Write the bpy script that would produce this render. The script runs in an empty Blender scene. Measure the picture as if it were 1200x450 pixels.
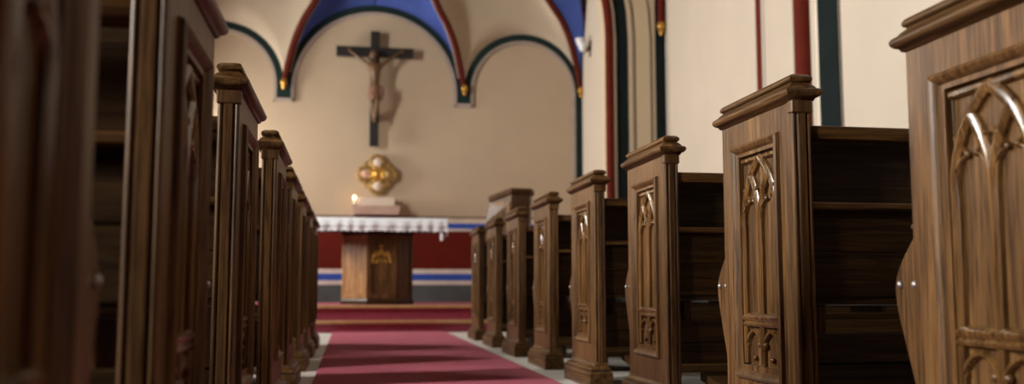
import bpy, bmesh, math, random
from mathutils import Vector, Matrix
random.seed(7)
scn = bpy.context.scene
COL = scn.collection
PI = math.pi

# ------------------------------------------------------------------ helpers
class MB:
    """collects shapes into one mesh"""
    def __init__(self, sx=1):
        self.bm = bmesh.new(); self.sx = sx
    def v(self, p):
        return self.bm.verts.new((self.sx * p[0], p[1], p[2]))
    def face(self, vs):
        try: return self.bm.faces.new(vs)
        except ValueError: return None
    def box(self, x0, x1, y0, y1, z0, z1, bev=0.0, seg=2):
        b = bmesh.new()
        bmesh.ops.create_cube(b, size=1)
        for q in b.verts:
            q.co = Vector(((x0 + x1) / 2 + q.co.x * (x1 - x0), (y0 + y1) / 2 + q.co.y * (y1 - y0), (z0 + z1) / 2 + q.co.z * (z1 - z0)))
        if bev:
            bmesh.ops.bevel(b, geom=list(b.edges), offset=bev, segments=seg, profile=0.5, affect='EDGES')
        self.merge(b); return self
    def merge(self, b, mat=None):
        m = {}
        for q in b.verts:
            co = mat @ q.co if mat else q.co
            m[q] = self.v(co)
        for f in b.faces:
            self.face([m[q] for q in f.verts])
        b.free()
    def rings(self, rings, cap=True, closed=True):
        R = [[self.v(p) for p in r] for r in rings]
        n = len(R[0])
        for a, b in zip(R[:-1], R[1:]):
            for i in range(n if closed else n - 1):
                self.face([a[i], a[(i + 1) % n], b[(i + 1) % n], b[i]])
        if cap:
            self.face(list(reversed(R[0]))); self.face(R[-1])
        return self
    def tube(self, pts, r, n=10, cap=True):
        pts = [Vector(p) for p in pts]
        rs = r if isinstance(r, (list, tuple)) else [r] * len(pts)
        rings = []; ref = None
        for i, p in enumerate(pts):
            t = (pts[min(i + 1, len(pts) - 1)] - pts[max(i - 1, 0)]).normalized()
            if ref is None:
                ref = t.orthogonal().normalized()
            ref = (ref - t * ref.dot(t)).normalized()
            s = t.cross(ref)
            rings.append([p + (ref * math.cos(2 * PI * k / n) + s * math.sin(2 * PI * k / n)) * rs[i] for k in range(n)])
        return self.rings(rings, cap)
    def lathe(self, c, prof, n=24, axis='Z'):
        rings = []
        for r, h in prof:
            ring = []
            for k in range(n):
                a = 2 * PI * k / n; x, y = max(r, 1e-4) * math.cos(a), max(r, 1e-4) * math.sin(a)
                if axis == 'Z': ring.append((c[0] + x, c[1] + y, c[2] + h))
                elif axis == 'Y': ring.append((c[0] + x, c[1] + h, c[2] + y))
                else: ring.append((c[0] + h, c[1] + x, c[2] + y))
            rings.append(ring)
        return self.rings(rings)
    def ball(self, c, r, sq=(1, 1, 1), seg=12):
        b = bmesh.new(); bmesh.ops.create_uvsphere(b, u_segments=seg, v_segments=max(6, seg * 2 // 3), radius=r)
        self.merge(b, Matrix.Translation(c) @ Matrix.Diagonal((sq[0], sq[1], sq[2], 1))); return self
    def prism(self, poly, axis, a0, a1):
        """poly of 2-D points pushed along an axis"""
        def P(p, a):
            return {'X': (a, p[0], p[1]), 'Y': (p[0], a, p[1]), 'Z': (p[0], p[1], a)}[axis]
        return self.rings([[P(p, a0) for p in poly], [P(p, a1) for p in poly]])
    def band(self, inner, outer, f0, f1):
        """solid ribbon between two polylines of (a,b); f0/f1 map (a,b)->point on the back / front side"""
        rings = []
        for i, o in zip(inner, outer):
            rings.append([f0(*i), f0(*o), f1(*o), f1(*i)])
        return self.rings(rings)
    def build(self, name, mat, parent=None, smooth=False, mods=None):
        bmesh.ops.recalc_face_normals(self.bm, faces=list(self.bm.faces))
        me = bpy.data.meshes.new(name); self.bm.to_mesh(me); self.bm.free()
        me.materials.append(mat)
        if smooth:
            for p in me.polygons: p.use_smooth = True
            try: me.set_sharp_from_angle(angle=math.radians(smooth if smooth is not True else 40))
            except Exception: pass
        o = bpy.data.objects.new(name, me); COL.objects.link(o)
        if parent: o.parent = parent
        return o

def tag(o, label=None, cat=None, group=None, kind=None):
    if label: o['label'] = label
    if cat: o['category'] = cat
    if group: o['group'] = group
    if kind: o['kind'] = kind
    return o
def empty(name, loc, label, cat, group=None, kind=None):
    o = bpy.data.objects.new(name, None); COL.objects.link(o); o.location = loc
    o.empty_display_size = 0.1
    return tag(o, label, cat, group, kind)
def kids(o): return [c for c in bpy.data.objects if c.parent == o]
def copy_tree(o, parent=None):
    c = o.copy(); COL.objects.link(c)
    if parent: c.parent = parent
    for ch in kids(o): copy_tree(ch, c)
    return c
def shift(mb, d):
    for q in mb.bm.verts: q.co += Vector(d)
    return mb

# ------------------------------------------------------------------ materials
def newmat(name):
    m = bpy.data.materials.new(name); m.use_nodes = True
    nt = m.node_tree; b = nt.nodes['Principled BSDF']
    return m, nt, b
def N(nt, t, **kw):
    n = nt.nodes.new(t)
    for k, v in kw.items(): setattr(n, k, v)
    return n
def ramp(nt, stops, interp='LINEAR'):
    r = N(nt, 'ShaderNodeValToRGB'); e = r.color_ramp.elements; r.color_ramp.interpolation = interp
    while len(e) > 1: e.remove(e[-1])
    e[0].position = stops[0][0]; e[0].color = (*stops[0][1], 1)
    for p, c in stops[1:]:
        q = e.new(p); q.color = (*c, 1)
    return r
def oak(name, axis='Z', k=1.0, rough=0.40, tint=(1, 1, 1)):
    m, nt, b = newmat(name); L = nt.links.new
    tc = N(nt, 'ShaderNodeTexCoord'); oi = N(nt, 'ShaderNodeObjectInfo')
    off = N(nt, 'ShaderNodeVectorMath', operation='SCALE'); off.inputs[0].default_value = (7.3, 11.1, 5.7)
    L(oi.outputs['Random'], off.inputs['Scale'])
    add = N(nt, 'ShaderNodeVectorMath', operation='ADD'); L(tc.outputs['Object'], add.inputs[0]); L(off.outputs[0], add.inputs[1])
    def mapped(a, l):
        mp = N(nt, 'ShaderNodeMapping'); s = [a, a, a]; s['XYZ'.index(axis)] = l
        mp.inputs['Scale'].default_value = s; L(add.outputs[0], mp.inputs['Vector']); return mp
    n1 = N(nt, 'ShaderNodeTexNoise'); n1.inputs['Scale'].default_value = 1; n1.inputs['Detail'].default_value = 5
    n1.inputs['Roughness'].default_value = .62; n1.inputs['Distortion'].default_value = .6
    L(mapped(46, 1.8).outputs[0], n1.inputs['Vector'])
    n2 = N(nt, 'ShaderNodeTexNoise'); n2.inputs['Scale'].default_value = 1; n2.inputs['Detail'].default_value = 3
    L(mapped(210, 9).outputs[0], n2.inputs['Vector'])
    n3 = N(nt, 'ShaderNodeTexNoise'); n3.inputs['Scale'].default_value = 1; n3.inputs['Detail'].default_value = 2
    L(mapped(5, 1.2).outputs[0], n3.inputs['Vector'])
    t = [k * q for q in tint]
    r1 = ramp(nt, [(.28, (.040 * t[0], .0165 * t[1], .0045 * t[2])), (.5, (.126 * t[0], .058 * t[1], .0175 * t[2])), (.72, (.230 * t[0], .113 * t[1], .034 * t[2]))])
    L(n1.outputs['Fac'], r1.inputs[0])
    r2 = ramp(nt, [(.38, (.50, .47, .44)), (.50, (1, 1, 1))]); L(n2.outputs['Fac'], r2.inputs[0])
    r3 = ramp(nt, [(.3, (.84, .83, .82)), (.7, (1.10, 1.09, 1.07))]); L(n3.outputs['Fac'], r3.inputs[0])
    m1 = N(nt, 'ShaderNodeMixRGB', blend_type='MULTIPLY'); m1.inputs[0].default_value = 1; L(r1.outputs[0], m1.inputs[1]); L(r2.outputs[0], m1.inputs[2])
    m2 = N(nt, 'ShaderNodeMixRGB', blend_type='MULTIPLY'); m2.inputs[0].default_value = 1; L(m1.outputs[0], m2.inputs[1]); L(r3.outputs[0], m2.inputs[2])
    L(m2.outputs[0], b.inputs['Base Color'])
    b.inputs['Roughness'].default_value = rough
    b.inputs['Specular IOR Level'].default_value = .22
    b.inputs['Coat Weight'].default_value = .05; b.inputs['Coat Roughness'].default_value = .16
    bp = N(nt, 'ShaderNodeBump'); bp.inputs['Strength'].default_value = .25; bp.inputs['Distance'].default_value = .002
    L(n2.outputs['Fac'], bp.inputs['Height']); L(bp.outputs[0], b.inputs['Normal'])
    return m
def plain(name, col, rough=.6, metal=0.0, noise=.10, scale=6.0, bump=0.0, emit=None, es=0):
    m, nt, b = newmat(name); L = nt.links.new
    tc = N(nt, 'ShaderNodeTexCoord'); n = N(nt, 'ShaderNodeTexNoise'); n.inputs['Scale'].default_value = scale; n.inputs['Detail'].default_value = 4
    L(tc.outputs['Object'], n.inputs['Vector'])
    r = ramp(nt, [(.3, tuple(c * (1 - noise) for c in col)), (.7, tuple(min(1, c * (1 + noise)) for c in col))])
    L(n.outputs['Fac'], r.inputs[0]); L(r.outputs[0], b.inputs['Base Color'])
    b.inputs['Roughness'].default_value = rough; b.inputs['Metallic'].default_value = metal
    if bump:
        bp = N(nt, 'ShaderNodeBump'); bp.inputs['Strength'].default_value = bump; bp.inputs['Distance'].default_value = .004
        n2 = N(nt, 'ShaderNodeTexNoise'); n2.inputs['Scale'].default_value = scale * 18; L(tc.outputs['Object'], n2.inputs['Vector'])
        L(n2.outputs['Fac'], bp.inputs['Height']); L(bp.outputs[0], b.inputs['Normal'])
    if emit:
        b.inputs['Emission Color'].default_value = (*emit, 1); b.inputs['Emission Strength'].default_value = es
    return m

M = {}
M['oakV'] = oak('oak_upright', 'Z', .90, .4, (1, 1.05, 1.22))
M['oakX'] = oak('oak_crosswise_shaded', 'X', .30)  # oak darkened to put the shade of the pew backs into its colour
M['oakT'] = oak('oak_polished', 'Z', .92, .22, (1, 1.04, 1.14))
M['oakT'].node_tree.nodes['Principled BSDF'].inputs['Coat Weight'].default_value = .35
M['oakR'] = oak('oak_rail', 'X', .75)
M['oakM'] = oak('oak_matt', 'X', .7, .7)
M['oakM'].node_tree.nodes['Principled BSDF'].inputs['Coat Weight'].default_value = 0
M['oakY'] = oak('oak_lengthwise', 'Y', .72, .4, (1, 1.04, 1.15))
M['oakL'] = oak('oak_light', 'Z', 1.2, .7, (1.0, .95, .9))
M['oakL'].node_tree.nodes['Principled BSDF'].inputs['Coat Weight'].default_value = 0
M['oakLit'] = oak('oak_lit_side', 'Z', 2.3, .5, (1.0, 1.1, 1.4))  # oak paled to hold the light falling on left-turned faces
M['cream'] = plain('cream_plaster', (.56, .47, .375), .85, noise=.035, scale=1.6, bump=.12)
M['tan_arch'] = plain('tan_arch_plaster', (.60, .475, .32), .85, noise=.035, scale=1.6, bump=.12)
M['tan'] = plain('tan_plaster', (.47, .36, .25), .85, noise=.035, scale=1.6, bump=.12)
M['cream_vault'] = plain('cream_vault_plaster', (.47, .38, .28), .85, noise=.04, scale=2.2, bump=.1)
M['green'] = plain('dark_green_paint', (.007, .0125, .0125), .85, noise=.15)
M['red'] = plain('oxide_red_paint', (.108, .0125, .0055), .85, noise=.12)
M['rib_red'] = plain('dark_rib_red_paint', (.085, .013, .007), .9, noise=.12)
M['arch_green'] = plain('arch_green_paint', (.013, .026, .026), .9, noise=.12)
M['arch_grey'] = plain('arch_grey_paint', (.37, .30, .25), .85, noise=.06)
M['blue'] = plain('vault_blue_paint', (.052, .085, .30), .75, noise=.08)
M['grey_line'] = plain('grey_line_paint', (.36, .30, .27), .7, noise=.08)
M['dark_line'] = plain('dark_line_paint', (.10, .075, .06), .7, noise=.08)
M['pale_line'] = plain('pale_line_paint', (.70, .60, .48), .7, noise=.05)
M['gold'] = plain('gilding', (.62, .33, .07), .38, .7, noise=.25, scale=30)
M['gold_paint'] = plain('gold_paint', (.50, .27, .05), .45, .4, noise=.15, scale=30)
M['old_gold'] = plain('old_gold', (.36, .22, .075), .45, .55, noise=.45, scale=22)
M['rose_enamel'] = plain('rose_enamel', (.62, .36, .25), .4, noise=.1, scale=20)
M['pearl'] = plain('pearl_enamel', (.66, .54, .44), .4, noise=.08, scale=20)
M['carpet'] = plain('red_carpet', (.33, .052, .088), .95, noise=.12, scale=24, bump=.5)
for _n in [M['carpet'].node_tree.nodes['Principled BSDF']]:
    _n.inputs['Sheen Weight'].default_value = .05; _n.inputs['Sheen Roughness'].default_value = .45; _n.inputs['Sheen Tint'].default_value = (1, .72, .76, 1)
M['stone'] = plain('white_stone', (.72, .66, .60), .5, noise=.05, scale=5)
M['ledge_pink'] = plain('rosy_stone', (.46, .30, .235), .6, noise=.1, scale=9)
M['white_cloth'] = plain('white_linen', (.78, .80, .84), .9, noise=.03, scale=30, bump=.2)
M['lace'] = plain('white_lace', (.70, .71, .74), .9, noise=.12, scale=60, bump=.5)
M['black_wood'] = plain('black_stained_wood', (.014, .011, .010), .5, noise=.3, scale=12)
M['carved'] = plain('carved_figure_wood', (.115, .055, .020), .5, noise=.22, scale=14)
M['carved_light'] = plain('carved_cloth_paint', (.17, .075, .040), .55, noise=.25, scale=14)
M['hair'] = plain('carved_hair', (.05, .025, .012), .6, noise=.2, scale=30)
M['steel'] = plain('bolt_steel', (.30, .28, .26), .42, .8, noise=.05)
M['brass'] = plain('aged_brass', (.22, .15, .07), .4, .7, noise=.1, scale=20)
M['milk_glass'] = plain('milk_glass', (.72, .72, .74), .25, noise=.04, scale=20)
M['wax'] = plain('candle_wax', (.85, .76, .6), .5, noise=.03, scale=20)
M['flame'] = plain('candle_flame', (1, .8, .45), .5, emit=(1, .62, .25), es=14)
M['pew_floor'] = M['stone']

for _k in ('green', 'red', 'rib_red', 'arch_green', 'blue', 'dark_line', 'grey_line'): M[_k].node_tree.nodes['Principled BSDF'].inputs['Specular IOR Level'].default_value = .15
# floor: pale stone slabs with joints
def slabs():
    m, nt, b = newmat('pale_stone_slabs'); L = nt.links.new
    tc = N(nt, 'ShaderNodeTexCoord'); br = N(nt, 'ShaderNodeTexBrick')
    br.offset = 0.0; br.inputs['Scale'].default_value = 1; br.inputs['Brick Width'].default_value = .5; br.inputs['Row Height'].default_value = .5
    br.inputs['Mortar Size'].default_value = .006
    br.inputs['Color1'].default_value = (.70, .66, .61, 1); br.inputs['Color2'].default_value = (.64, .60, .56, 1); br.inputs['Mortar'].default_value = (.38, .35, .32, 1)
    L(tc.outputs['Object'], br.inputs['Vector'])
    n = N(nt, 'ShaderNodeTexNoise'); n.inputs['Scale'].default_value = 9; L(tc.outputs['Object'], n.inputs['Vector'])
    mx = N(nt, 'ShaderNodeMixRGB', blend_type='MULTIPLY'); mx.inputs[0].default_value = .35
    L(br.outputs['Color'], mx.inputs[1]); L(n.outputs['Color'], mx.inputs[2]); L(mx.outputs[0], b.inputs['Base Color'])
    b.inputs['Roughness'].default_value = .42
    return m
M['slabs'] = slabs()

# painted dado: horizontal bands by real height
def dado_mat():
    m, nt, b = newmat('painted_dado_bands'); L = nt.links.new
    tc = N(nt, 'ShaderNodeTexCoord'); sp = N(nt, 'ShaderNodeSeparateXYZ'); L(tc.outputs['Object'], sp.inputs[0])
    dv = N(nt, 'ShaderNodeMath', operation='DIVIDE'); L(sp.outputs['Z'], dv.inputs[0]); dv.inputs[1].default_value = 1.5
    W = (.62, .54, .48); G = (.085, .095, .095); B = (.035, .085, .40); R = (.105, .008, .003); K = (.12, .085, .07); C = (.62, .50, .37)
    bands = [(0, G), (.50, W), (.56, B), (.655, W), (.715, R), (1.252, W), (1.288, B), (1.36, W), (1.396, C), (1.43, K)]
    r = ramp(nt, [(z / 1.5, c) for z, c in bands], 'CONSTANT'); L(dv.outputs[0], r.inputs[0])
    n = N(nt, 'ShaderNodeTexNoise'); n.inputs['Scale'].default_value = 7; L(tc.outputs['Object'], n.inputs['Vector'])
    rr = ramp(nt, [(.3, (.9, .9, .9)), (.7, (1.08, 1.08, 1.08))]); L(n.outputs['Fac'], rr.inputs[0])
    mx = N(nt, 'ShaderNodeMixRGB', blend_type='MULTIPLY'); mx.inputs[0].default_value = 1; L(r.outputs[0], mx.inputs[1]); L(rr.outputs[0], mx.inputs[2])
    L(mx.outputs[0], b.inputs['Base Color']); b.inputs['Roughness'].default_value = .6; b.inputs['Specular IOR Level'].default_value = .15
    return m
M['dado'] = dado_mat()
M['pale_wood'] = plain('pale_nosing_wood', (.50, .29, .125), .5, noise=.12, scale=14)
def glass_mat():
    m, nt, b = newmat('window_glass'); L = nt.links.new
    tr = N(nt, 'ShaderNodeBsdfTransparent'); tr.inputs[0].default_value = (.96, .97, .97, 1)
    gl = N(nt, 'ShaderNodeBsdfGlossy'); gl.inputs['Roughness'].default_value = .02
    mx = N(nt, 'ShaderNodeMixShader'); mx.inputs[0].default_value = .06
    L(tr.outputs[0], mx.inputs[1]); L(gl.outputs[0], mx.inputs[2]); L(mx.outputs[0], nt.nodes['Material Output'].inputs['Surface'])
    return m
M['glass'] = glass_mat()

# ------------------------------------------------------------------ room
XC = 0.31                      # axis of the nave
XR, XL = 4.10, -3.48           # nave walls
YA, YB, YK = 12.0, 13.40, -3.2 # chancel arch, altar wall, wall behind the viewer
ZC = 7.4
CR, CL = 3.30, -2.68           # chancel side walls
S = 'structure'
tag(MB().box(XL - .3, XR + .3, YK - .3, YB + .3, -.2, 0).build('floor', M['slabs']), 'pale stone slab floor under the pews', 'floor', kind=S)
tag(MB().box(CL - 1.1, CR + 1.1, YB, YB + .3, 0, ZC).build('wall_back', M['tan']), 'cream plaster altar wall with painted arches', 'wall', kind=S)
tag(MB().box(XR, XR + .3, YK - .3, YA + .3, 0, ZC).build('wall_right', M['cream']), 'cream plaster right nave wall', 'wall', kind=S)
tag(MB().box(XL - .3, XR + .3, YK - .3, YK, 0, ZC).build('wall_rear', M['oakV']), 'wall behind the viewer, its dark timber added to cut fill light', 'wall', kind=S)  # unseen wall; dark timber invented to cut fill light
tag(MB().box(CR, CR + .25, YA + .28, YB, 0, ZC).build('wall_chancel_right', M['cream']), 'cream chancel wall right of the altar', 'wall', kind=S)
b_ = MB(); b_.box(CL - .25, CL, YA + .28, 12.38, 0, ZC); b_.box(CL - .25, CL, 12.98, YB, 0, ZC); b_.box(CL - .25, CL, 12.38, 12.98, 0, 1.35); b_.box(CL - .25, CL, 12.38, 12.98, 2.7, ZC)
tag(b_.build('wall_chancel_left', M['cream']), 'cream chancel wall left of the altar', 'wall', kind=S)
# left wall with tall windows
WINS = [(.25, .40, 1.25, 2.7), (3.7, .28, 2.1, 4.5), (9.4, .5, 2.1, 4.5)]
lw = MB(); ys = [YK - .3]
for yc, hw, WZ0, WZ1 in WINS: ys += [yc - hw, yc + hw]
ys.append(YA + .3)
for i in range(0, len(ys), 2): lw.box(XL - .3, XL, ys[i], ys[i + 1], 0, ZC)
for yc, hw, WZ0, WZ1 in WINS:
    lw.box(XL - .3, XL, yc - hw, yc + hw, 0, WZ0); lw.box(XL - .3, XL, yc - hw, yc + hw, WZ1, ZC)
tag(lw.build('wall_left', M['oakV']), 'left nave wall with tall windows, dark timber added to cut bounced light', 'wall', kind=S)  # dark timber on this unseen wall invented to lower light bounce
for i, (yc, hw, WZ0, WZ1) in enumerate(WINS):
    w = empty('window_%d' % (i + 1), (XL - .15, yc, WZ0), 'tall church window in the left nave wall', 'window', kind=S)
    f = MB(); f.box(-.03, .03, -hw, -hw + .05, 0, WZ1 - WZ0); f.box(-.03, .03, hw - .05, hw, 0, WZ1 - WZ0)
    f.box(-.03, .03, -hw + .05, hw - .05, 0, .05); f.box(-.03, .03, -hw + .05, hw - .05, WZ1 - WZ0 - .05, WZ1 - WZ0)
    f.box(-.02, .02, -.02, .02, .05, WZ1 - WZ0 - .05)
    f.build('window_frame', M['dark_line'], w)
    MB().box(-.004, .004, -hw + .05, hw - .05, .05, WZ1 - WZ0 - .05).build('pane', M['glass'], w)

w = empty('window_4', (CL - .12, 12.68, 1.35), 'small window in the chancel wall left of the altar', 'window', kind=S)
f = MB(); f.box(-.03, .03, -.30, -.26, 0, 1.35); f.box(-.03, .03, .26, .30, 0, 1.35); f.box(-.03, .03, -.26, .26, 0, .04); f.box(-.03, .03, -.26, .26, 1.31, 1.35); f.box(-.015, .015, -.26, .26, .66, .69)
f.build('window_frame', M['dark_line'], w); MB().box(-.004, .004, -.26, .26, .04, 1.31).build('pane', M['glass'], w)

# chancel arch wall
ZS = 3.75; RA = CR - XC
def arch(cx, zs, r, n=28, zl=None, zr=None):
    p = []
    if zl is not None: p.append((cx - r, zl))
    p += [(cx - r * math.cos(PI * k / n), zs + r * math.sin(PI * k / n)) for k in range(n + 1)]
    if zr is not None: p.append((cx + r, zr))
    return p
ain = arch(XC, ZS, RA, zl=0, zr=0)
aw = MB()
y0, y1 = YA, YA + .28
def wpt(y): return lambda a, b: (a, y, b)
aout = [(XL - .3, 0), (XL - .3, ZS)] + [(XL - .3 + (XR + .6 - XL) * k / 28, ZC) for k in range(1, 28)] + [(XR + .3, ZS), (XR + .3, 0)]
aw.band(ain, aout, wpt(y1), wpt(y0))
tag(aw.build('wall_chancel_arch', M['tan_arch']), 'cream wall with the round chancel arch', 'wall', kind=S)

ce = tag(MB().box(XL - .3, XR + .3, YK - .3, YB + .3, ZC, ZC + .2).build('ceiling', M['oakY']), 'church ceiling, its dark timber added to cut fill light', 'ceiling', kind=S)  # unseen ceiling; dark timber invented to hold back fill light

# painted dados (stand a few mm proud of the plaster)
DZ = 1.46
tag(MB().box(CL, CR, YB - .012, YB, 0.25, DZ).build('trim_1', M['dado']), 'painted red, blue and white dado on the altar wall', 'dado', kind=S)
tag(MB().box(XR - .012, XR, YK, YA, 0, DZ).build('trim_2', M['dado']), 'painted dado on the right nave wall', 'dado', kind=S)
tag(MB().box(CR, XR - .012, YA - .012, YA, 0, DZ).build('trim_3', M['dado']), 'painted dado right of the chancel arch', 'dado', kind=S)
tag(MB().box(XL, CL, YA - .012, YA, 0, DZ).build('trim_4', M['dado']), 'painted dado left of the chancel arch', 'dado', kind=S)
tag(MB().box(XL, XL + .012, YK, YA - .012, 0, DZ).build('trim_5', M['dado']), 'painted dado on the left nave wall', 'dado', kind=S)

# wall arches on the altar wall: green band with grey and pale edge lines
def wall_arch(idx, cx, zs, r, zl, zr, label):
    fr = lambda d: wpt(YB - d)
    root = empty('trim_%d' % idx, (0, 0, 0), label, 'painted arch', kind=S)
    MB().band(arch(cx, zs, r + .042, zl=zl, zr=zr), arch(cx, zs, r + .168, zl=zl, zr=zr), fr(0), fr(.035)).build('green_band', M['arch_green'], root)
    MB().band(arch(cx, zs, r + .022, zl=zl - .03, zr=zr - .03), arch(cx, zs, r + .042, zl=zl - .03, zr=zr - .03), fr(0), fr(.04)).build('edge_line', M['arch_grey'], root)
    MB().band(arch(cx, zs, r, zl=zl - .05, zr=zr - .05), arch(cx, zs, r + .022, zl=zl - .05, zr=zr - .05), fr(0), fr(.03)).build('edge_line', M['grey_line'], root)
    return root
ZK = 3.075
a1 = wall_arch(6, XC, 3.20, 1.11, ZK, ZK, 'large painted wall arch around the crucifix')
a2 = wall_arch(7, 2.43, 3.26, .725, ZK, 1.50, 'smaller painted wall arch right of the crucifix')
a3 = wall_arch(8, 2 * XC - 2.43, 3.26, .725, 1.50, ZK, 'smaller painted wall arch left of the crucifix')
for sg, par in ((-1, a3), (1, a2)):                       # foot of the green band at each corbel
    xk = XC + sg * 1.255
    MB().box(xk - .103, xk + .103, YB - .038, YB, ZK - .0, 3.36).build('green_foot', M['arch_green'], par)
    MB().box(xk - .125, xk + .125, YB - .04, YB, ZK - .03, ZK).build('edge_line', M['arch_grey'], par)
    MB().box(xk - .147, xk + .147, YB - .03, YB, ZK - .05, ZK - .03).build('edge_line', M['grey_line'], par)

# vault ribs springing from the corbels towards a boss
BOSS = Vector((XC, 12.55, 6.9))
def smooth_path(pts, sub=8):
    pts = [Vector(p) for p in pts]; out = []
    for i in range(len(pts) - 1):
        p0 = pts[max(i - 1, 0)]; p1 = pts[i]; p2 = pts[i + 1]; p3 = pts[min(i + 2, len(pts) - 1)]
        for k in range(sub):
            t = k / sub
            out.append(.5 * ((2 * p1) + (p2 - p0) * t + (2 * p0 - 5 * p1 + 4 * p2 - p3) * t * t + (3 * p1 - p0 - 3 * p2 + p3) * t ** 3))
    out.append(pts[-1]); return out
rib_in = [(-1.255, 13.335, 3.30), (-1.21, 13.32, 3.50), (-1.12, 13.22, 3.84), (-.985, 13.08, 4.13), (-.80, 12.93, 4.43), (-.50, 12.76, 5.2), (-.2, 12.62, 6.2), (0, 12.55, 6.9)]
rib_out = [(-2.96, 13.345, 3.33), (-2.85, 13.30, 3.88), (-2.68, 13.20, 4.26), (-2.40, 13.08, 4.62), (-1.75, 12.86, 5.5), (-.8, 12.66, 6.4), (0, 12.55, 6.9)]
ribs = {}
idx = 9
for nm, base in (('in', rib_in), ('out', rib_out)):
    for sg in (-1, 1):
        pts = smooth_path([(XC + (-sg) * x if False else XC + (x if sg < 0 else -x), y, z) for x, y, z in base])
        ribs[(nm, sg)] = pts
        side = 'left' if sg < 0 else 'right'
        lab = ('red vault rib %s of the crucifix, rising from a gilded corbel' % side) if nm == 'in' else ('red vault rib in the far %s corner of the altar wall' % side)
        root = tag(MB().tube(pts, [.034 + .014 * min(1, i / 8) for i in range(len(pts))], 10).build('trim_%d' % idx, M['rib_red'], smooth=True), lab, 'vault rib', kind=S)
        ins = (1 if sg < 0 else -1)
        MB().tube([q_ + Vector((ins * .052, .012, 0)) for q_ in pts[6:]], .010, 6).build('edge_line', M['arch_grey'], root, smooth=True)
        p = pts[0]
        MB().lathe((p.x, p.y - .02, p.z - .12), [(0, 0), (.018, .01), (.022, .03), (.034, .05), (.026, .065), (.046, .09), (.046, .105), (.036, .125), (.032, .15)], 14).build('gilded_tip', M['gold'], root, smooth=True)
        idx += 1
# vault cells: ruled surfaces between wall arches and ribs, children of the ceiling
def resample(pts, n):
    pts = [Vector(p) for p in pts]; d = [0]
    for a, b in zip(pts[:-1], pts[1:]): d.append(d[-1] + (b - a).length)
    out = []; j = 0
    for k in range(n + 1):
        t = d[-1] * k / n
        while j < len(d) - 2 and d[j + 1] < t: j += 1
        out.append(pts[j].lerp(pts[j + 1], (t - d[j]) / max(1e-9, d[j + 1] - d[j])))
    return out
def cell(A, B, mat, sag=.05, n=40, m=10, lab=None):
    A = resample(A, n); B = resample(B, n); mb = MB(); g = []
    for a, b in zip(A, B):
        g.append([mb.v(a.lerp(b, k / m) + Vector((0, 1, .4)) * sag * math.sin(PI * k / m) * min(1, (b - a).length)) for k in range(m + 1)])
    for i in range(n):
        for k in range(m): mb.face([g[i][k], g[i + 1][k], g[i + 1][k + 1], g[i][k + 1]])
    o = mb.build('vault_cell', mat, ce, smooth=True)
    md = o.modifiers.new('thick', 'SOLIDIFY'); md.thickness = .02
    if lab: o['label'] = lab
    return o
def onwall(ps): return [Vector((a, YB - .02, b)) for a, b in ps]
def half(cx, zs, r, a0, a1, n=20):
    return [Vector((cx + r * math.cos(a0 + (a1 - a0) * k / n), YB - .02, zs + r * math.sin(a0 + (a1 - a0) * k / n))) for k in range(n + 1)]
for sg in (-1, 1):                                        # blue cell over the large arch, in two halves
    A = half(XC, 3.20, 1.255, PI if sg < 0 else 0, PI / 2)
    cell(A, ribs[('in', sg)], M['blue'], .05, lab='blue painted vault cell')
    cx = 2.43 if sg > 0 else 2 * XC - 2.43
    A = half(cx, 3.26, .87, PI if sg > 0 else 0, PI / 2)
    A2 = half(cx, 3.26, .87, 0 if sg > 0 else PI, PI / 2)
    cell(A + A2[::-1][1:], resample(ribs[('in', sg)], 40) + resample(ribs[('out', sg)], 40)[::-1][1:], M['cream_vault'], .05, n=60, lab='cream vault cell')
    # filler between the two ribs seen from the crown of the side arch
    top = Vector((cx, YB - .02, 3.26 + .87))
    P = ribs[('in', sg)]; Q = ribs[('out', sg)]
    side = smooth_path([(XC + sg * x, y, z) for x, y, z in [(2.985, 13.385, 3.80), (2.985, 13.26, 4.00), (2.975, 13.17, 4.20), (2.93, 13.08, 4.42), (2.80, 12.95, 4.80), (2.2, 12.75, 5.6), (1.0, 12.62, 6.6), (0, 12.55, 6.95)]])
    cell(side, Q, M['blue'], .02, lab='blue painted vault cell')
    MB().tube(side, .016, 8).build('cell_edge', M['rib_red'], ce, smooth=True)

# bands on the chancel arch
def band_on_arch(idx, x0, x1, d, mat, label, zb=DZ):
    tag(MB().band(arch(XC, ZS, x0 - XC, zl=zb, zr=zb), arch(XC, ZS, x1 - XC, zl=zb, zr=zb), wpt(YA), wpt(YA - d)).build('trim_%d' % idx, mat), label, 'painted band', kind=S)
idx = 13
pth = [(a, YA - .005, b) for a, b in arch(XC, ZS, 3.33 - XC, n=48, zl=0, zr=0)]
tag(MB().tube(pth, .055, 12).build('trim_%d' % idx, M['red'], smooth=True), 'red round moulding edging the chancel arch', 'moulding', kind=S); idx += 1
for x0, x1, d, mt, lb in [(3.395, 3.425, .006, 'pale_line', 'pale line beside the red moulding of the chancel arch'), (3.425, 3.585, .010, 'green', 'dark green band around the chancel arch'),
                          (3.60, 3.625, .006, 'pale_line', 'pale line outside the green band of the chancel arch'), (3.66, 3.685, .006, 'dark_line', 'thin dark line outside the green band of the chancel arch'), (3.895, 3.915, .006, 'dark_line', 'outer thin dark line of the chancel arch wall')]:
    band_on_arch(idx, x0, x1, d, M[mt], lb); idx += 1
tag(MB().box(3.965, XR, YA - .02, YA, DZ, ZC).build('trim_%d' % idx, M['green']), 'dark green corner band right of the chancel arch', 'painted band', kind=S); idx += 1
tag(MB().box(XL, -3.345, YA - .02, YA, DZ, ZC).build('trim_%d' % idx, M['green']), 'dark green corner band left of the chancel arch', 'painted band', kind=S); idx += 1
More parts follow.
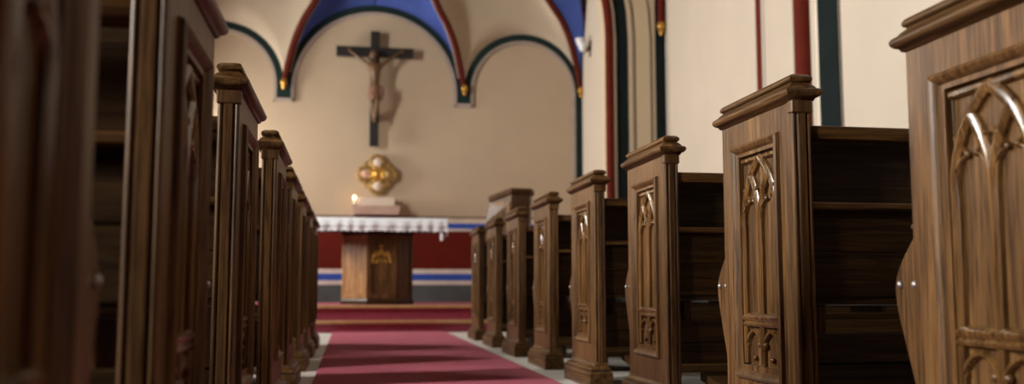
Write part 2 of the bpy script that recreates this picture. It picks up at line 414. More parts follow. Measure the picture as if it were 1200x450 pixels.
for sg in (-1, 1):
    xk = 4.035 if sg > 0 else -3.415
    pts = smooth_path([(xk, YA - .05, 3.98), (xk, YA - .06, 4.5), (xk - sg * .05, YA - .12, 5.2), (xk - sg * .5, YA - .5, 6.4), (xk - sg * 1.3, YA - 1.2, 7.38)])
    r = tag(MB().tube(pts, .045, 10).build('trim_%d' % idx, M['red'], smooth=True), 'red nave vault rib in the %s corner beside the chancel arch' % ('right' if sg > 0 else 'left'), 'vault rib', kind=S); idx += 1
    MB().lathe((xk, YA - .05, 3.80), [(0, 0), (.02, .012), (.026, .04), (.045, .07), (.034, .085), (.056, .115), (.056, .135), (.045, .16), (.042, .19)], 14).build('gilded_tip', M['gold'], r, smooth=True)
# bands and shaft on the right nave wall
for y0_, y1_, d, mt, lb in [(9.10, 8.985, .008, 'red', 'thin oxide red stripe on the right nave wall'), (8.935, 8.91, .005, 'grey_line', 'thin grey stripe beside the red stripe on the right nave wall'),
                            (8.285, 8.26, .005, 'grey_line', 'thin grey stripe left of the red shaft on the right wall'), (7.845, 7.79, .006, 'pale_line', 'pale stripe between red shaft and green band'),
                            (7.785, 7.44, .012, 'green', 'broad dark green band on the right nave wall'), (7.425, 7.40, .005, 'dark_line', 'thin dark stripe right of the green band')]:
    tag(MB().box(XR - d, XR, y1_, y0_, DZ, ZC).build('trim_%d' % idx, M[mt]), lb, 'painted stripe', kind=S); idx += 1
tag(MB().tube([(XR - .01, 8.04, 0), (XR - .01, 8.04, ZC)], .095, 20).build('trim_%d' % idx, M['red'], smooth=True), 'red half round wall shaft on the right nave wall', 'wall shaft', kind=S); idx += 1

# ------------------------------------------------------------------ carpet and altar steps
tag(MB().box(-.165, .975, YK + .3, 9.985, 0, .012, .004, 1).build('aisle_carpet', M['carpet']), 'dark red carpet running up the aisle between the pew rows', 'carpet')
st = empty('altar_steps', (XC, 10, 0), 'two red carpeted steps with pale wooden nosings before the altar', 'steps', kind=S)
def strip(b): return shift(b, (-XC, -10, 0))
strip(MB().box(CL, CR, 10.0, 10.36, 0, .112)).build('lower_step', M['carpet'], st)
strip(MB().box(CL, CR, 10.36, YB - .0, 0, .262)).build('upper_step', M['carpet'], st)
strip(MB().box(CL, CR, 9.985, 10.04, .088, .124, .006)).build('nosing', M['pale_wood'], st)['label'] = 'pale wooden nosing'
strip(MB().box(CL, CR, 10.34, 10.40, .238, .274, .006)).build('nosing', M['pale_wood'], st)['label'] = 'pale wooden nosing'

# ------------------------------------------------------------------ pews
T, D, H = .052, .465, 1.0
FU0, FU1, FV0, FV1 = .077, .385, .195, .860      # outer edge of the moulded frame
IU0, IU1, IV0, IV1 = .117, .345, .235, .825      # panel opening
UC = (IU0 + IU1) / 2
def make_pew(sx, length):
    root = bpy.data.objects.new('church_pew', None); COL.objects.link(root); root.empty_display_size = .1
    rec = .017
    # end panel with a sunk field
    b = MB(sx)
    u0 = .016
    def q(*pts): b.face([b.v(p) for p in pts])
    O = [(u0, .0), (D, .0), (D, .935), (u0, .935)]; I = [(IU0, IV0), (IU1, IV0), (IU1, IV1), (IU0, IV1)]
    fo = [b.v((0, *p)) for p in O]; fi = [b.v((0, *p)) for p in I]; ri = [b.v((rec, *p)) for p in I]; bo = [b.v((T, *p)) for p in O]
    for i in range(4):
        j = (i + 1) % 4
        b.face([fo[i], fo[j], fi[j], fi[i]]); b.face([fi[i], fi[j], ri[j], ri[i]]); b.face([fo[i], fo[j], bo[j], bo[i]])
    b.face(ri); b.face(bo)
    end = b.build('end_panel', M['oakV'], root)
    # moulded post on the near edge
    prof = [(T, .018), (T, .006)]
    for k in range(7): a = PI * k / 6; prof.append((T - .006 + .006 * math.cos(a), .006 - .006 * math.sin(a) * 1.0))
    prof += [(T - .0125, .005), (T - .015, .001), (T - .017, -.002), (.017, -.002), (.015, .001), (.0125, .005)]
    for k in range(7): a = PI * k / 6; prof.append((.004 + .008 * math.cos(a) * .75 + .002, .006 - .006 * math.sin(a)))
    prof += [(0, .018)]
    b = MB(sx); b.prism(prof, 'Z', .09, .906)
    b.box(-.004, T + .003, -.006, .020, .896, .932, .003, 1)
    b.build('post', M['oakV'], end, smooth=30)
    # raised frame moulding round the field (mitred)
    b = MB(sx)
    mp = [(-.000, 0.0), (-.010, .003), (-.014, .010), (-.010, .017), (-.004, .021), (.000, .025), (.008, .030), (.013, .037), (rec - .0005, .041)]
    rings = []
    for w, o in mp:
        rings.append([(w, FU0 + o, FV0 + o), (w, FU1 - o, FV0 + o), (w, FU1 - o, FV1 - o), (w, FU0 + o, FV1 - o)])
    b.rings(rings, cap=False)
    # ---- inner fillet round the upper and lower lights
    b.build('panel_frame', M['oakV'], end, smooth=30)
    # tracery
    b = MB(sx)
    def bar(pts, wb=.0145, wt=.002, top=.002, deep=rec + .001, taper=False):
        rs = []
        n = len(pts)
        for i, (u, v) in enumerate(pts):
            p0 = pts[max(i - 1, 0)]; p1 = pts[min(i + 1, n - 1)]
            tx, ty = p1[0] - p0[0], p1[1] - p0[1]; l = math.hypot(tx, ty) or 1
            nx, ny = -ty / l, tx / l
            s = 1.0 if not taper else max(.25, 1 - .75 * i / (n - 1))
            tp = top if not taper else top + (deep - top) * .35 * i / (n - 1)
            mid = (tp + deep) / 2
            mid = tp + min(.0065, (deep - tp) * .5)
            rs.append([(deep, u + nx * wb * s, v + ny * wb * s), (mid, u + nx * wb * .88 * s, v + ny * wb * .88 * s), (tp, u + nx * wt * s, v + ny * wt * s),
                       (tp, u - nx * wt * s, v - ny * wt * s), (mid, u - nx * wb * .88 * s, v - ny * wb * .88 * s), (deep, u - nx * wb * s, v - ny * wb * s)])
        b.rings(rs)
    VS, R, hw = .618, .225, (IU1 - IU0) / 2 - .002
    def arc(c, a0, a1, n=12): return [(c[0] + R * math.cos(a0 + (a1 - a0) * k / n), c[1] + R * math.sin(a0 + (a1 - a0) * k / n)) for k in range(n + 1)]
    aM = math.acos((R - hw) / R); aS = math.acos((R - hw / 2) / R)
    uL, uR = UC - hw, UC + hw
    VD = .362
    bar([(uL + .004, VD), (uL + .004, VS)] + arc((uL + R, VS), PI, PI - aM)[1:])             # left stile shaft and great arc
    bar([(uR - .004, VD), (uR - .004, VS)] + arc((uR - R, VS), 0, aM)[1:])
    bar([(UC, VD), (UC, VS)], .014)
    bar(arc((UC - R, VS), 0, aS)[0:]); bar(arc((UC + R, VS), PI, PI - aS)[0:])                # branches of the mullion
    # cusps
    for c, s in ((uL + .008, 1), (UC - .006, -1), (UC + .006, 1), (uR - .008, -1)):
        v0 = .700
        base = c + s * (.010 if abs(c - UC) > .05 else -.012)
        if abs(c - UC) < .05: base = c + s * .010
        bar([(base - s * .004, v0 + .030), (base + s * .012, v0 + .008), (base + s * .026, v0 - .006)], .010, .003, .004, taper=True)
        bar([(base - s * .008, v0 - .034), (base + s * .008, v0 - .014), (base + s * .026, v0 - .006)], .010, .003, .004, taper=True)
        b.ball((.012, base + s * .026, v0 - .006), .0075)
    for s in (-1, 1):                                                                         # small shoulder fillets at the head
        bar([(UC + s * hw, IV1 - .012), (UC + s * .012, IV1 - .012)], .010, .004, .006)
    # transom of two beads
    b.rings([[(w, uL - .002, v) for w, v in [(rec, .342), (.004, .343), (.000, .350), (.006, .356), (.000, .362), (-.002, .369), (.006, .376), (rec, .380)]],
             [(w, uR + .002, v) for w, v in [(rec, .342), (.004, .343), (.000, .350), (.006, .356), (.000, .362), (-.002, .369), (.006, .376), (rec, .380)]]])
    # lower field: paired lights with leaf cusps
    v0, v1 = IV0 + .004, .342
    vm = (v0 + v1) / 2
    bar([(UC, v0), (UC, v1)], .010)
    for s in (-1, 1):
        e = UC + s * hw
        bar([(e - s * .004, v0), (e - s * .004, v1)], .009)
        m_ = UC + s * hw / 2
        h2 = hw / 2; R2 = h2 * 1.25; aT = math.acos((R2 - h2) / R2); vb = v1 - .010 - R2 * math.sin(aT)
        for s3 in (-1, 1): bar([(m_ + s3 * (R2 * math.cos(aT * k / 8) - R2 + h2), vb + R2 * math.sin(aT * k / 8)) for k in range(9)], .008, .003, .005)
        for s2 in (-1, 1):
            bar([(m_ + s2 * hw / 2, vm + .016), (m_ + s2 * (hw / 2 - .016), vm)], .009, .003, .004, taper=True)
            bar([(m_ + s2 * hw / 2, vm - .016), (m_ + s2 * (hw / 2 - .016), vm)], .009, .003, .004, taper=True)
        b.ball((.010, UC + s * .018, vm + .002), .009)
        b.ball((.012, m_, v0 + .016), .008)
    b.build('tracery', M['oakT'], end, smooth=35)
    # cap
    b = MB(sx); lev = [(.926, .000), (.928, .006), (.934, .009), (.937, .016), (.942, .021), (.949, .0235), (.955, .0215), (.959, .0165), (.960, .0115), (.965, .0085), (.970, .0035), (.974, -.0015), (.977, -.003), (.9785, .0015), (.983, .0045), (.988, .0045), (.994, .001), (.998, -.005), (1.0, -.012)]
    b.rings([[(-o, -o, v), (T + o, -o, v), (T + o, D + o, v), (-o, D + o, v)] for v, o in lev])
    b.build('cap', M['oakY'], end, smooth=50)
    # plinth
    b = MB(sx); lev = [(0, .034), (.064, .034), (.068, .031), (.072, .024), (.078, .026), (.084, .025), (.088, .020), (.093, .011), (.101, .005), (.112, .001), (.114, -.002)]
    b.rings([[(-o, -o, v), (T + o * .6, -o, v), (T + o * .6, D + o, v), (-o, D + o, v)] for v, o in lev])
    b.build('plinth', M['oakY'], end, smooth=50)
    # bulging seat bracket on the front edge with two bolts
    ctrl = [(D - .03, .572), (D + .002, .572), (D + .006, .560), (D + .022, .545), (D + .055, .512), (D + .080, .478), (D + .090, .445), (D + .084, .405), (D + .064, .345), (D + .040, .280), (D + .018, .215), (D + .004, .165), (D - .03, .160)]
    sm = smooth_path([(0, a, c) for a, c in ctrl[2:12]], 5)
    poly = [ctrl[0], ctrl[1]] + [(p.y, p.z) for p in sm] + [ctrl[12]]
    b = MB(sx); b.prism(poly, 'X', .010, .040); b.box(.004, .044, D + .001, D + .016, .566, .577)
    br = b.build('seat_bracket', M['oakV'], root)
    md = br.modifiers.new('soft', 'BEVEL'); md.width = .004; md.segments = 2; md.limit_method = 'ANGLE'
    for u in (D + .068, D + .016):
        MB(sx).lathe((.010, u, .455), [(.0085, -.0005), (.0085, -.002), (.0075, -.0045), (.0045, -.0065), (0, -.0072)], 14, 'X').build('bolt', M['steel'], br, smooth=True)
    # bench
    a, z = T - .004, length
    MB(sx).box(a, z, .012, .070, .832, .868, .008).build('top_rail', M['oakR'], root, smooth=30)
    b = MB(sx); b.box(a, z, .125, .145, .655, .866); b.box(a, z, .040, .066, .540, .654, .003, 1); b.box(a, z, .044, .066, .424, .538, .003, 1)
    b.build('backrest', M['oakX'], root)
    MB(sx).box(a, z, .004, .140, .650, .668, .004, 1).build('book_shelf', M['oakR'], root)
    MB(sx).box(a, z, .050, D + .045, .404, .432, .008).build('seat', M['oakX'], root, smooth=30)
    b = MB(sx); b.box(a, z, .060, .085, .255, .332, .003, 1); b.box(a, z, .066, .085, .178, .254, .003, 1)
    b.build('lower_rail', M['oakX'], root)
    for w in (.10, length * .5, length - .12): MB(sx).box(w, w + .028, .10, .40, .178, .404, .003, 1).build('seat_support', M['oakV'], root)
    b = MB(sx); poly = [(-.235, .082), (-.228, .112), (.055, .150), (.055, .120)]
    b.prism(poly, 'X', .14, length - .05)
    for w in (.25, length * .5, length - .3): b.prism([(-.20, 0), (-.20, .088), (.03, .118), (.03, 0)], 'X', w, w + .03)
    b.build('kneeler', M['oakX'], root)
    b = MB(sx); b.box(length - .04, length, 0, D + .04, 0, .87, .004, 1); b.build('wall_end', M['oakV'], root)
    return root

S0 = 1.01
right = make_pew(1, 2.96)
left = make_pew(-1, 3.18)
ordn = ['nearest', 'second', 'third', 'fourth', 'fifth', 'sixth', 'seventh', 'eighth']
xr, xl = 1.11, -.264
rY = [1.285] + [2.263 + S0 * i for i in range(7)]
lY = [.575, 1.405, 2.377] + [2.377 + S0 * i for i in range(1, 6)]
lJ = [0, 0, -.008, .008, 0, 0, 0, 0]
for i in range(8):
    o = right if i == 0 else copy_tree(right)
    o.location = (xr, rY[i], 0)
    lab = {0: 'nearest right-row oak pew, its carved end cut off by the right picture edge',
           1: 'second oak pew of the right row, carved end standing before the red wall shaft',
           2: 'third oak pew from the viewer in the right row, between second and fourth',
           7: 'farthest oak pew of the right row, beside the altar steps'}.get(i, '%s oak pew from the viewer in the right row' % ordn[i])
    tag(o, lab, 'pew', 'oak pews right of the aisle')
for i in range(8):
    o = left if i == 0 else copy_tree(left)
    o.location = (xl + lJ[i], lY[i], 0)
    lab = {0: 'nearest left-row oak pew, dark and blurred at the left picture edge',
           1: 'second oak pew of the left row, tall moulded post at the picture top',
           2: 'third oak pew from the viewer in the left row, stepped cap against the cream wall',
           7: 'farthest oak pew of the left row, beside the altar steps'}.get(i, '%s oak pew from the viewer in the left row' % ordn[i])
    tag(o, lab, 'pew', 'oak pews left of the aisle')

# ------------------------------------------------------------------ altar
AX, AY, AZ = .35, 11.3, .262
al = empty('altar', (AX, AY, AZ), 'dark wooden altar table on a many-sided pedestal with gold emblem', 'altar')
def aloc(b): return shift(b, (-AX, -AY, -AZ))
b = MB(); b.box(-.44, 1.10, 11.16, 12.05, 1.205, 1.255, .006); b.box(-.36, 1.02, 11.22, 11.98, 1.14, 1.205, .01)
aloc(b).build('table_top', M['oakX'], al)
plan = [(-.085, 11.74), (.205, 11.33), (.545, 11.33), (.735, 11.55), (.735, 11.95), (-.085, 11.95)]
def scaled(pl, k): return [(.32 + (x - .32) * k, 11.66 + (y - 11.66) * k) for x, y in pl]
b = MB(); b.rings([[(x, y, z) for x, y in scaled(plan, k)] for k, z in [(1.0, .262), (1.0, 1.14)]])
ped = aloc(b).build('pedestal', M['oakV'], al)
b = MB(); b.rings([[(x, y, z) for x, y in scaled(plan, k)] for k, z in [(1.05, .262), (1.05, .31), (1.02, .33), (1.001, .335)]])
aloc(b).build('plinth', M['oakX'], ped)
b = MB(); b.rings([[(x, y, z) for x, y in scaled(plan, k)] for k, z in [(1.001, 1.085), (1.04, 1.10), (1.06, 1.14)]])
aloc(b).build('crown_moulding', M['oakX'], ped)
def face_panel(p0, p1, mat, name='panel'):                      # raised frame on one side of the pedestal
    p0 = Vector((*p0, 0)); p1 = Vector((*p1, 0)); t = (p1 - p0); L = t.length; t.normalize(); n = Vector((t.y, -t.x, 0))
    b = MB(); m = .04
    def fr(s0, s1, z0, z1, d):
        b.rings([[p0 + t * s0 + n * k + Vector((0, 0, z0)), p0 + t * s1 + n * k + Vector((0, 0, z0)), p0 + t * s1 + n * k + Vector((0, 0, z1)), p0 + t * s0 + n * k + Vector((0, 0, z1))] for k in (-.004, d)])
    fr(0.004, m, .335, 1.085, .014); fr(L - m, L - .004, .335, 1.085, .014); fr(m, L - m, .335, .39, .014); fr(m, L - m, 1.03, 1.085, .014)
    aloc(b).build('panel_frame', mat, ped)
for i in (0, 1, 2): face_panel(plan[i], plan[i + 1], M['oakLit'] if i == 0 else M['oakV'])  # left side paler, its window light put into the colour
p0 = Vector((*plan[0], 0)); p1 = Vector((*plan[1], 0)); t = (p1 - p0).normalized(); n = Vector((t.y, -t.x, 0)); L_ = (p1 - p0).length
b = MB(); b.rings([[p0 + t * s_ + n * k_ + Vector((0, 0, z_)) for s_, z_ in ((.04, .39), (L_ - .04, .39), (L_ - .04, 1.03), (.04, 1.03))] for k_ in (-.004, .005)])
aloc(b).build('side_panel', M['oakLit'], ped)['label'] = 'wooden side panel with side light put into its colour'  # light on this left face is painted in with paler oak
# gold monogram: A laid over M under a small crown
b = MB(); ym = 11.322; cx, cz = .36, .745
def stroke(p, q, w=.016):
    p = Vector((cx + p[0], cz + p[1])); q = Vector((cx + q[0], cz + q[1])); d = (q - p).normalized(); n = Vector((-d.y, d.x)) * w
    b.prism([tuple(p + n), tuple(q + n), tuple(q - n), tuple(p - n)], 'Y', ym, ym + .012)
stroke((-.11, 0), (-.075, .14)); stroke((-.075, .14), (0, .02)); stroke((0, .02), (.075, .14)); stroke((.075, .14), (.11, 0))
stroke((-.06, 0), (0, .17), .012); stroke((0, .17), (.06, 0), .012); stroke((-.04, .055), (.04, .055), .009)
b.ball((cx, ym + .004, cz + .20), .018)
aloc(b).build('emblem', M['gold_paint'], al)['label'] = 'gold interlaced letters A and M'

# altar cloth: top sheet and lace-edged fall with folds
b = MB()
x0, x1, yf, yb = -.47, 1.118, 11.13, 12.08
zt = 1.262
nx = 220
def fall(x, s):                                                  # s 0..1 down the fall
    return .007 * math.sin(x * 41 + 1.3 * math.sin(x * 7)) * s
top_f = []; rows = []
for i in range(nx + 1):
    x = x0 + (x1 - x0) * i / nx
    col = [Vector((x, yb, zt)), Vector((x, (yf + yb) / 2, zt)), Vector((x, yf + .02, zt)), Vector((x, yf + .004, zt - .006))]
    hem = .100 + .003 * math.sin(x * 14)
    for k in range(1, 5):
        s = k / 4; col.append(Vector((x, yf - .006 + fall(x, s) - .01 * s, zt - .006 - hem * s)))
    rows.append(col)
g = [[b.v(p) for p in c] for c in rows]
for i in range(nx):
    for k in range(len(g[0]) - 1): b.face([g[i][k], g[i + 1][k], g[i + 1][k + 1], g[i][k + 1]])
AC = (.33, 11.6, zt)
for q in b.bm.verts: q.co -= Vector(AC)
cl = b.build('altar_cloth', M['white_cloth'], smooth=True)
cl.location = AC
tag(cl, 'white altar cloth with a scalloped lace edge hanging over the altar front', 'altar cloth')
md = cl.modifiers.new('thick', 'SOLIDIFY'); md.thickness = .004; md.offset = 1
b = MB()                                                          # scalloped lace band
for i in range(nx):
    pa = rows[i][-1]; pb = rows[i + 1][-1]
    da = .05 * (.7 + .3 * abs(math.sin(pa.x * 44))); db = .05 * (.7 + .3 * abs(math.sin(pb.x * 44)))
    vs = [pa, pb, pb + Vector((0, -.002, -db)), pa + Vector((0, -.002, -da))]
    b.rings([[p + Vector((0, y, 0)) for p in vs] for y in (-.003, .001)])
shift(b, (-AC[0], -AC[1], -AC[2])); b.build('lace_edge', M['lace'], cl)
b = MB()                                                          # side falls
for xs in (x0, x1):
    nn = 24; gg = []
    for i in range(nn + 1):
        y = yf + (yb - yf) * i / nn
        gg.append([b.v((xs + (1 if xs > 0 else -1) * (.006 + .010 * math.sin(y * 36) * s), y, zt - .20 * s)) for s in (0, .33, .66, 1)])
    for i in range(nn):
        for k in range(3): b.face([gg[i][k], gg[i + 1][k], gg[i + 1][k + 1], gg[i][k + 1]])
shift(b, (-AC[0], -AC[1], -AC[2])); sd = b.build('side_fall', M['white_cloth'], cl, smooth=True)
md = sd.modifiers.new('thick', 'SOLIDIFY'); md.thickness = .004
b = MB(); b.tube([(1.05, 11.105, 1.10), (1.05, 11.10, 1.075)], .006, 8); b.ball((1.05, 11.10, 1.055), .024, (1, 1, 1.1)); b.tube([(1.05, 11.10, 1.04), (1.05, 11.10, 1.005)], [.012, .020], 10)
shift(b, (-AC[0], -AC[1], -AC[2])); b.build('tassel', M['lace'], cl, smooth=True)

# ledge on the altar wall, candle, gilded plaque
lg = empty('stone_ledge', (.34, 13.2, 1.46), 'stone wall ledge with white top block behind the altar', 'ledge')
b = MB(); b.prism([(.045, 1.462), (.01, 1.582), (.67, 1.582), (.64, 1.462)], 'Y', 13.16, 13.39)
shift(b, (-.34, -13.2, -1.46)).build('bracket_block', M['ledge_pink'], lg)
b = MB(); b.box(.085, .595, 13.20, 13.39, 1.582, 1.695, .008)
shift(b, (-.34, -13.2, -1.46)).build('top_block', M['pearl'], lg)
cd = empty('candle', (.045, 13.21, 1.582), 'small lit candle on the left end of the stone ledge', 'candle')
MB().lathe((0, 0, 0), [(.022, 0), (.026, .005), (.026, .012), (.020, .016), (.020, .022)], 16).build('holder', M['brass'], cd, smooth=True)
MB().lathe((0, 0, 0), [(.017, .014), (.017, .078), (.012, .082), (0, .081)], 16).build('wax', M['wax'], cd, smooth=True)
MB().lathe((0, 0, .082), [(.004, 0), (.015, .012), (.019, .024), (.015, .040), (.006, .052), (0, .060)], 16).build('flame', M['flame'], cd, smooth=True)

PX, PZ = .353, 2.034
pq = empty('gilded_plaque', (PX, 13.36, PZ), 'ornate gilded quatrefoil plaque on the wall under the crucifix', 'plaque')
b = MB()
def disc(c, r, y0, y1, n=28): b.lathe((c[0], 0, c[1]), [(r, y1), (r, y0 + .004), (r - .006, y0)], n, 'Y')
k = .165
b.prism([(-.21, 0), (0, -.21), (.21, 0), (0, .21)], 'Y', -.025, .044)
for s in (-1, 1):
    disc((s * k, 0), .122, -.028, .04); disc((0, s * k), .122, -.028, .04)
    for s2 in (-1, 1): disc((s * .13, s2 * .13), .055, -.022, .04)
plate = b.build('plate', M['old_gold'], pq, smooth=30)
for c, mt, nm in (((-k, 0), 'rose_enamel', 'medallion'), ((k, 0), 'old_gold', 'medallion'), ((0, k), 'pearl', 'medallion'), ((0, -k), 'pearl', 'medallion')):
    md_ = MB().lathe((c[0], 0, c[1]), [(.062, -.02), (.062, -.034), (.052, -.042), (.0, -.046)], 24, 'Y').build(nm, M[mt], pq, smooth=40)
    b = MB(); b.tube([(c[0] + .080 * math.cos(2 * PI * q / 24), -.032, c[1] + .080 * math.sin(2 * PI * q / 24)) for q in range(25)], .012, 8)
    for q in range(8): b.ball((c[0] + .105 * math.cos(PI * q / 4), -.03, c[1] + .105 * math.sin(PI * q / 4)), .012)
    b.build('ring', M['old_gold'], md_, smooth=True)
b = MB(); b.lathe((0, 0, 0), [(.085, -.02), (.085, -.036), (.07, -.046), (.06, -.042), (.05, -.05), (.0, -.062)], 24, 'Y')
for q in range(8):
    a = PI * q / 4 + PI / 8; b.ball((.10 * math.cos(a), -.032, .10 * math.sin(a)), .026, (1, .6, 1))
b.build('rosette', M['gold'], pq, smooth=40)

# ------------------------------------------------------------------ crucifix
CX, CY = .297, 13.30
cr = empty('crucifix', (CX, CY, 2.42), 'large dark wooden crucifix with carved corpus hanging on the altar wall', 'crucifix')
b = MB(); b.box(-.064, .064, -.035, .035, 0, 1.63, .008); b.box(-.535, .535, -.036, .034, 1.262, 1.402, .008)
cross = b.build('cross', M['black_wood'], cr)
MB().box(-.05, .05, .034, .0999, .35, .45).build('wall_hook', M['black_wood'], cr)
def skin(name, verts, edges, mat, parent, sub=2, rootv=0):
    me = bpy.data.meshes.new(name); me.from_pydata([v[:3] for v in verts], edges, []); me.materials.append(mat)
    o = bpy.data.objects.new(name, me); COL.objects.link(o); o.parent = parent
    sk = o.modifiers.new('skin', 'SKIN'); sk.use_smooth_shade = True
    lay = me.skin_vertices[0] if me.skin_vertices else None
    if lay is None:
        bm = bmesh.new(); bm.from_mesh(me); bm.verts.layers.skin.verify(); bm.to_mesh(me); bm.free(); lay = me.skin_vertices[0]
    for i, v in enumerate(verts):
        r = v[3]; lay.data[i].radius = (r, r) if not isinstance(r, tuple) else r
        lay.data[i].use_root = (i == rootv)
    ss = o.modifiers.new('sub', 'SUBSURF'); ss.levels = sub; ss.render_levels = sub
    return o
y = -.085
V = [(.000, y, .800, .064),      # 0 pelvis
     (.006, y - .006, .900, .056),   # 1 waist
     (.004, y - .016, 1.010, .070),  # 2 chest
     (.000, y - .012, 1.110, .062),  # 3 upper chest
     (-.004, y - .020, 1.180, .030), # 4 neck
     (-.082, y - .004, 1.128, .034), (-.20, y + .012, 1.215, .026), (-.318, y + .024, 1.312, .018), (-.352, y + .024, 1.334, .016),   # 5-8 left arm
     (.082, y - .004, 1.128, .034), (.20, y + .012, 1.215, .026), (.318, y + .024, 1.312, .018), (.352, y + .024, 1.334, .016),       # 9-12 right arm
     (-.040, y - .008, .740, .054), (-.030, y - .045, .590, .040), (-.014, y - .012, .450, .030), (-.008, y - .004, .372, .020), (-.006, y - .04, .322, .020),   # 13-17
     (.040, y - .008, .740, .054), (.032, y - .052, .596, .040), (.018, y - .024, .450, .030), (.010, y - .02, .376, .020), (.006, y - .055, .322, .020)]
Eg = [(0, 1), (1, 2), (2, 3), (3, 4), (3, 5), (5, 6), (6, 7), (7, 8), (3, 9), (9, 10), (10, 11), (11, 12), (0, 13), (13, 14), (14, 15), (15, 16), (16, 17), (0, 18), (18, 19), (19, 20), (20, 21), (21, 22)]
for s, w in ((-1, 8), (1, 12)):                                  # fingers and thumb
    for k in range(4):
        i = len(V); V.append((s * (.372 + .004 * (k in (1, 2))), y + .022 - .004, 1.352 - .011 * k + .004, .0055)); V.append((s * (.392 + .004 * (k in (1, 2))), y + .006, 1.356 - .012 * k + .004, .0048))
        Eg += [(w, i), (i, i + 1)]
    i = len(V); V.append((s * .352, y + .008, 1.356, .006)); V.append((s * .366, y - .002, 1.368, .005)); Eg += [(w, i), (i, i + 1)]
corpus = skin('corpus', V, Eg, M['carved'], cr)
hd = Matrix.Translation((-.022, y - .045, 1.262)) @ Matrix.Rotation(math.radians(18), 4, 'Y') @ Matrix.Rotation(math.radians(18), 4, 'X')
def headpart(parts, name, mat):
    b = MB()
    for c, r, sq in parts: b.ball(c, r, sq, 14)
    for q in b.bm.verts: q.co = hd @ q.co
    return b.build(name, mat, corpus, smooth=True)
headpart([((0, 0, 0), .062, (.78, .92, 1.12)), ((0, -.020, -.035), .034, (.9, .9, 1)), ((0, -.058, -.006), .011, (.7, 1, 1.8)), ((-.024, -.050, .012), .009, (1.3, .7, .8)), ((.024, -.050, .012), .009, (1.3, .7, .8)),
          ((0, -.052, -.032), .010, (1.4, .7, .6)), ((-.050, .004, -.004), .014, (.5, 1, 1.3)), ((.050, .004, -.004), .014, (.5, 1, 1.3))], 'head', M['carved'])
headpart([((0, .014, .020), .064, (.86, .92, 1.0)), ((-.044, .014, -.035), .030, (.6, .9, 2.0)), ((.044, .014, -.035), .030, (.6, .9, 2.0)), ((0, .03, -.05), .045, (1, .6, 1.4)), ((0, -.036, -.056), .024, (.9, .7, 1.2))], 'hair', M['hair'])
b = MB()
for i in range(18):
    a0, a1 = 2 * PI * i / 18, 2 * PI * (i + 1) / 18
    p0 = hd @ Vector((.056 * math.cos(a0), .062 * math.sin(a0), .040 + .006 * (i % 2))); p1 = hd @ Vector((.056 * math.cos(a1), .062 * math.sin(a1), .040 + .006 * ((i + 1) % 2)))
    b.tube([p0, p1], .007, 6); o_ = (p0 - hd.translation).normalized() * .02; b.tube([p0, p0 + o_], [.004, .001], 5)
b.build('thorn_crown', M['hair'], corpus, smooth=True)
# loincloth following the hips
b = MB(); rings = []
for z, rx, ry in [(.84, .064, .060), (.825, .074, .070), (.78, .082, .076), (.73, .092, .072), (.68, .088, .072), (.645, .080, .070)]:
    rings.append([(rx * (1 + .05 * math.sin(a * 7 + z * 40)) * math.cos(a), y - .008 - (.02 if z < .7 else 0) + ry * (1 + .05 * math.sin(a * 7 + z * 40)) * math.sin(a), z + .012 * math.cos(a)) for a in [2 * PI * k / 28 for k in range(28)]])
b.rings(rings)
b.tube([(.075, y - .03, .82), (.098, y - .045, .78), (.10, y - .04, .70), (.096, y - .035, .62)], [.022, .030, .026, .012], 10)
b.build('loincloth', M['carved_light'], corpus, smooth=True)

# ------------------------------------------------------------------ wall lamp
SX, SY, SZ = CR, 12.86, 3.82
sc = empty('wall_lamp', (SX, SY, SZ), 'small brass wall lamp with white glass shades high on the chancel wall', 'wall lamp')
b = MB(); b.lathe((0, 0, -.02), [(0, 0)], 3) if False else None
b.box(-.018, 0, -.030, .030, -.115, .115, .008); b.ball((-.03, 0, 0), .035)
b.build('back_plate', M['brass'], sc, smooth=40)
b = MB(); b.tube(smooth_path([(-.02, 0, 0), (-.07, 0, -.03), (-.13, 0, -.01), (-.145, 0, .02)], 6), .009, 8); b.tube(smooth_path([(-.02, 0, 0), (-.06, -.05, -.05), (-.11, -.06, -.08), (-.125, -.05, -.06)], 6), .008, 8)
b.build('arm', M['brass'], sc, smooth=True)
tul = [(r_ * 1.4, h_ * 1.4) for r_, h_ in [(.012, 0), (.030, .012), (.042, .035), (.044, .060), (.056, .085), (.052, .084), (.040, .060), (.036, .035), (.0, .016)]]
MB().lathe((-.145, 0, .02), tul, 20).build('glass_shade', M['milk_glass'], sc, smooth=True)
MB().lathe((-.125, -.05, -.06), tul, 20).build('glass_shade', M['milk_glass'], sc, smooth=True)

# ------------------------------------------------------------------ ambo
LXc, LYc = 1.80, 10.75
lt = empty('ambo', (LXc, LYc, .262), 'many-sided wooden reading ambo standing behind the far right pews', 'lectern')
pl = [(1.545, 10.68), (1.765, 10.50), (2.0, 10.54), (2.06, 10.72), (2.0, 11.02), (1.62, 11.02)]
def sc2(k, dz=0): return [(1.80 + (x - 1.80) * k, 10.77 + (y_ - 10.77) * k) for x, y_ in pl]
def lloc(b): return shift(b, (-LXc, -LYc, -.262))
b = MB(); b.rings([[(x - (.06 if x < 1.7 and i_ < 2 else 0), y_, z) for x, y_ in sc2(kk)] for i_, (kk, z) in enumerate([(.92, .262), (.92, 1.20), (.95, 1.42), (.95, 1.50)])])
bd = lloc(b).build('body', M['oakV'], lt)
b = MB(); top = sc2(1.03)
def zz(x): return 1.555 if x > 1.7 else 1.475
b.rings([[(x, y_, zz(x) - .055) for x, y_ in sc2(.97)], [(x, y_, zz(x) - .035) for x, y_ in sc2(1.04)], [(x, y_, zz(x)) for x, y_ in sc2(1.05)], [(x, y_, zz(x) + .018) for x, y_ in sc2(1.01)]])
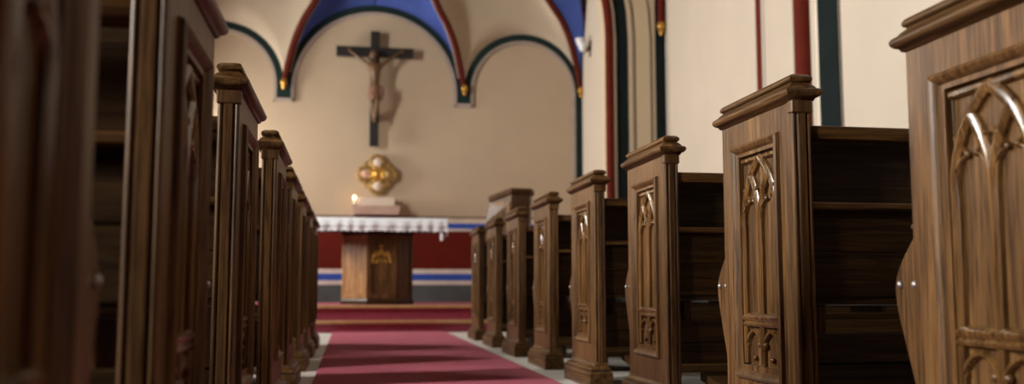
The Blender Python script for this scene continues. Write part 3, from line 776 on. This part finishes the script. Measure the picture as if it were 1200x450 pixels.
lloc(b).build('desk_top', M['oakM'], lt)
b = MB(); b.rings([[(x, y_, z) for x, y_ in sc2(k_)] for k_, z in [(1.06, .262), (1.06, .33), (1.0, .36), (.93, .37)]])
lloc(b).build('plinth', M['oakX'], lt)
b = MB()
p0, p1 = Vector((1.585, 10.672, 0)), Vector((1.752, 10.532, 0)); t = (p1 - p0).normalized(); n = Vector((t.y, -t.x, 0)); L_ = (p1 - p0).length
for s0, s1, z0, z1 in ((0, .035, .40, 1.42), (L_ - .035, L_, .40, 1.42), (.035, L_ - .035, .40, .46), (.035, L_ - .035, 1.36, 1.42)):
    b.rings([[p0 + t * s + n * kk + Vector((0, 0, z)) for s, z in ((s0, z0), (s1, z0), (s1, z1), (s0, z1))] for kk in (-.02, .012)])
b.rings([[p0 + t * s + n * kk + Vector((0, 0, z)) for s, z in ((.035, .46), (L_ - .035, .46), (L_ - .035, 1.36), (.035, 1.36))] for kk in (-.02, .004)])
lloc(b).build('side_panel', M['oakLit'], lt)['label'] = 'wooden side panel with side light put into its colour'  # brightness of the lit left face put into the panel colour

# ------------------------------------------------------------------ light
w = bpy.data.worlds.new('sky'); scn.world = w; w.use_nodes = True
bg = w.node_tree.nodes['Background']; bg.inputs[0].default_value = (.80, .88, 1.0, 1); bg.inputs[1].default_value = .5
def area(name, loc, size, sizey, power, col, rot):
    l = bpy.data.lights.new(name, 'AREA'); l.shape = 'RECTANGLE'; l.size = size; l.size_y = sizey; l.energy = power; l.color = col
    o = bpy.data.objects.new(name, l); COL.objects.link(o); o.location = loc; o.rotation_euler = rot; return o
POW = [600, 1020, 740]
for (yc, hw, WZ0, WZ1), pw in zip(WINS, POW):                              # daylight outside each window
    area('window_daylight', (XL - .45, yc, (WZ0 + WZ1) / 2), 2 * hw, WZ1 - WZ0, pw, (1.0, .96, .90), (PI / 2, 0, -PI / 2))
area('window_daylight', (CL - .40, 12.68, 2.02), .6, 1.35, 240, (1.0, .93, .84), (PI / 2, 0, -PI / 2))
pl_ = bpy.data.lights.new('candle_glow', 'POINT'); pl_.energy = .35; pl_.color = (1, .6, .3); pl_.shadow_soft_size = .02
po = bpy.data.objects.new('candle_glow', pl_); COL.objects.link(po); po.location = (.045, 13.17, 1.715)

# ------------------------------------------------------------------ camera
cd_ = bpy.data.cameras.new('camera'); co = bpy.data.objects.new('camera', cd_); COL.objects.link(co)
co.location = (0, 0, .4467); co.rotation_euler = (math.radians(90 + 5.79), 0, math.radians(-9.595))
cd_.sensor_width = 36; cd_.sensor_fit = 'HORIZONTAL'; cd_.lens = 33.6; cd_.clip_start = .02
cd_.dof.use_dof = True; cd_.dof.focus_distance = 2.75; cd_.dof.aperture_fstop = 2.4
scn.camera = co
vs = scn.view_settings
vs.view_transform = 'Standard'; vs.look = 'None'; vs.gamma = 1; vs.exposure = 0.0; vs.use_curve_mapping = False
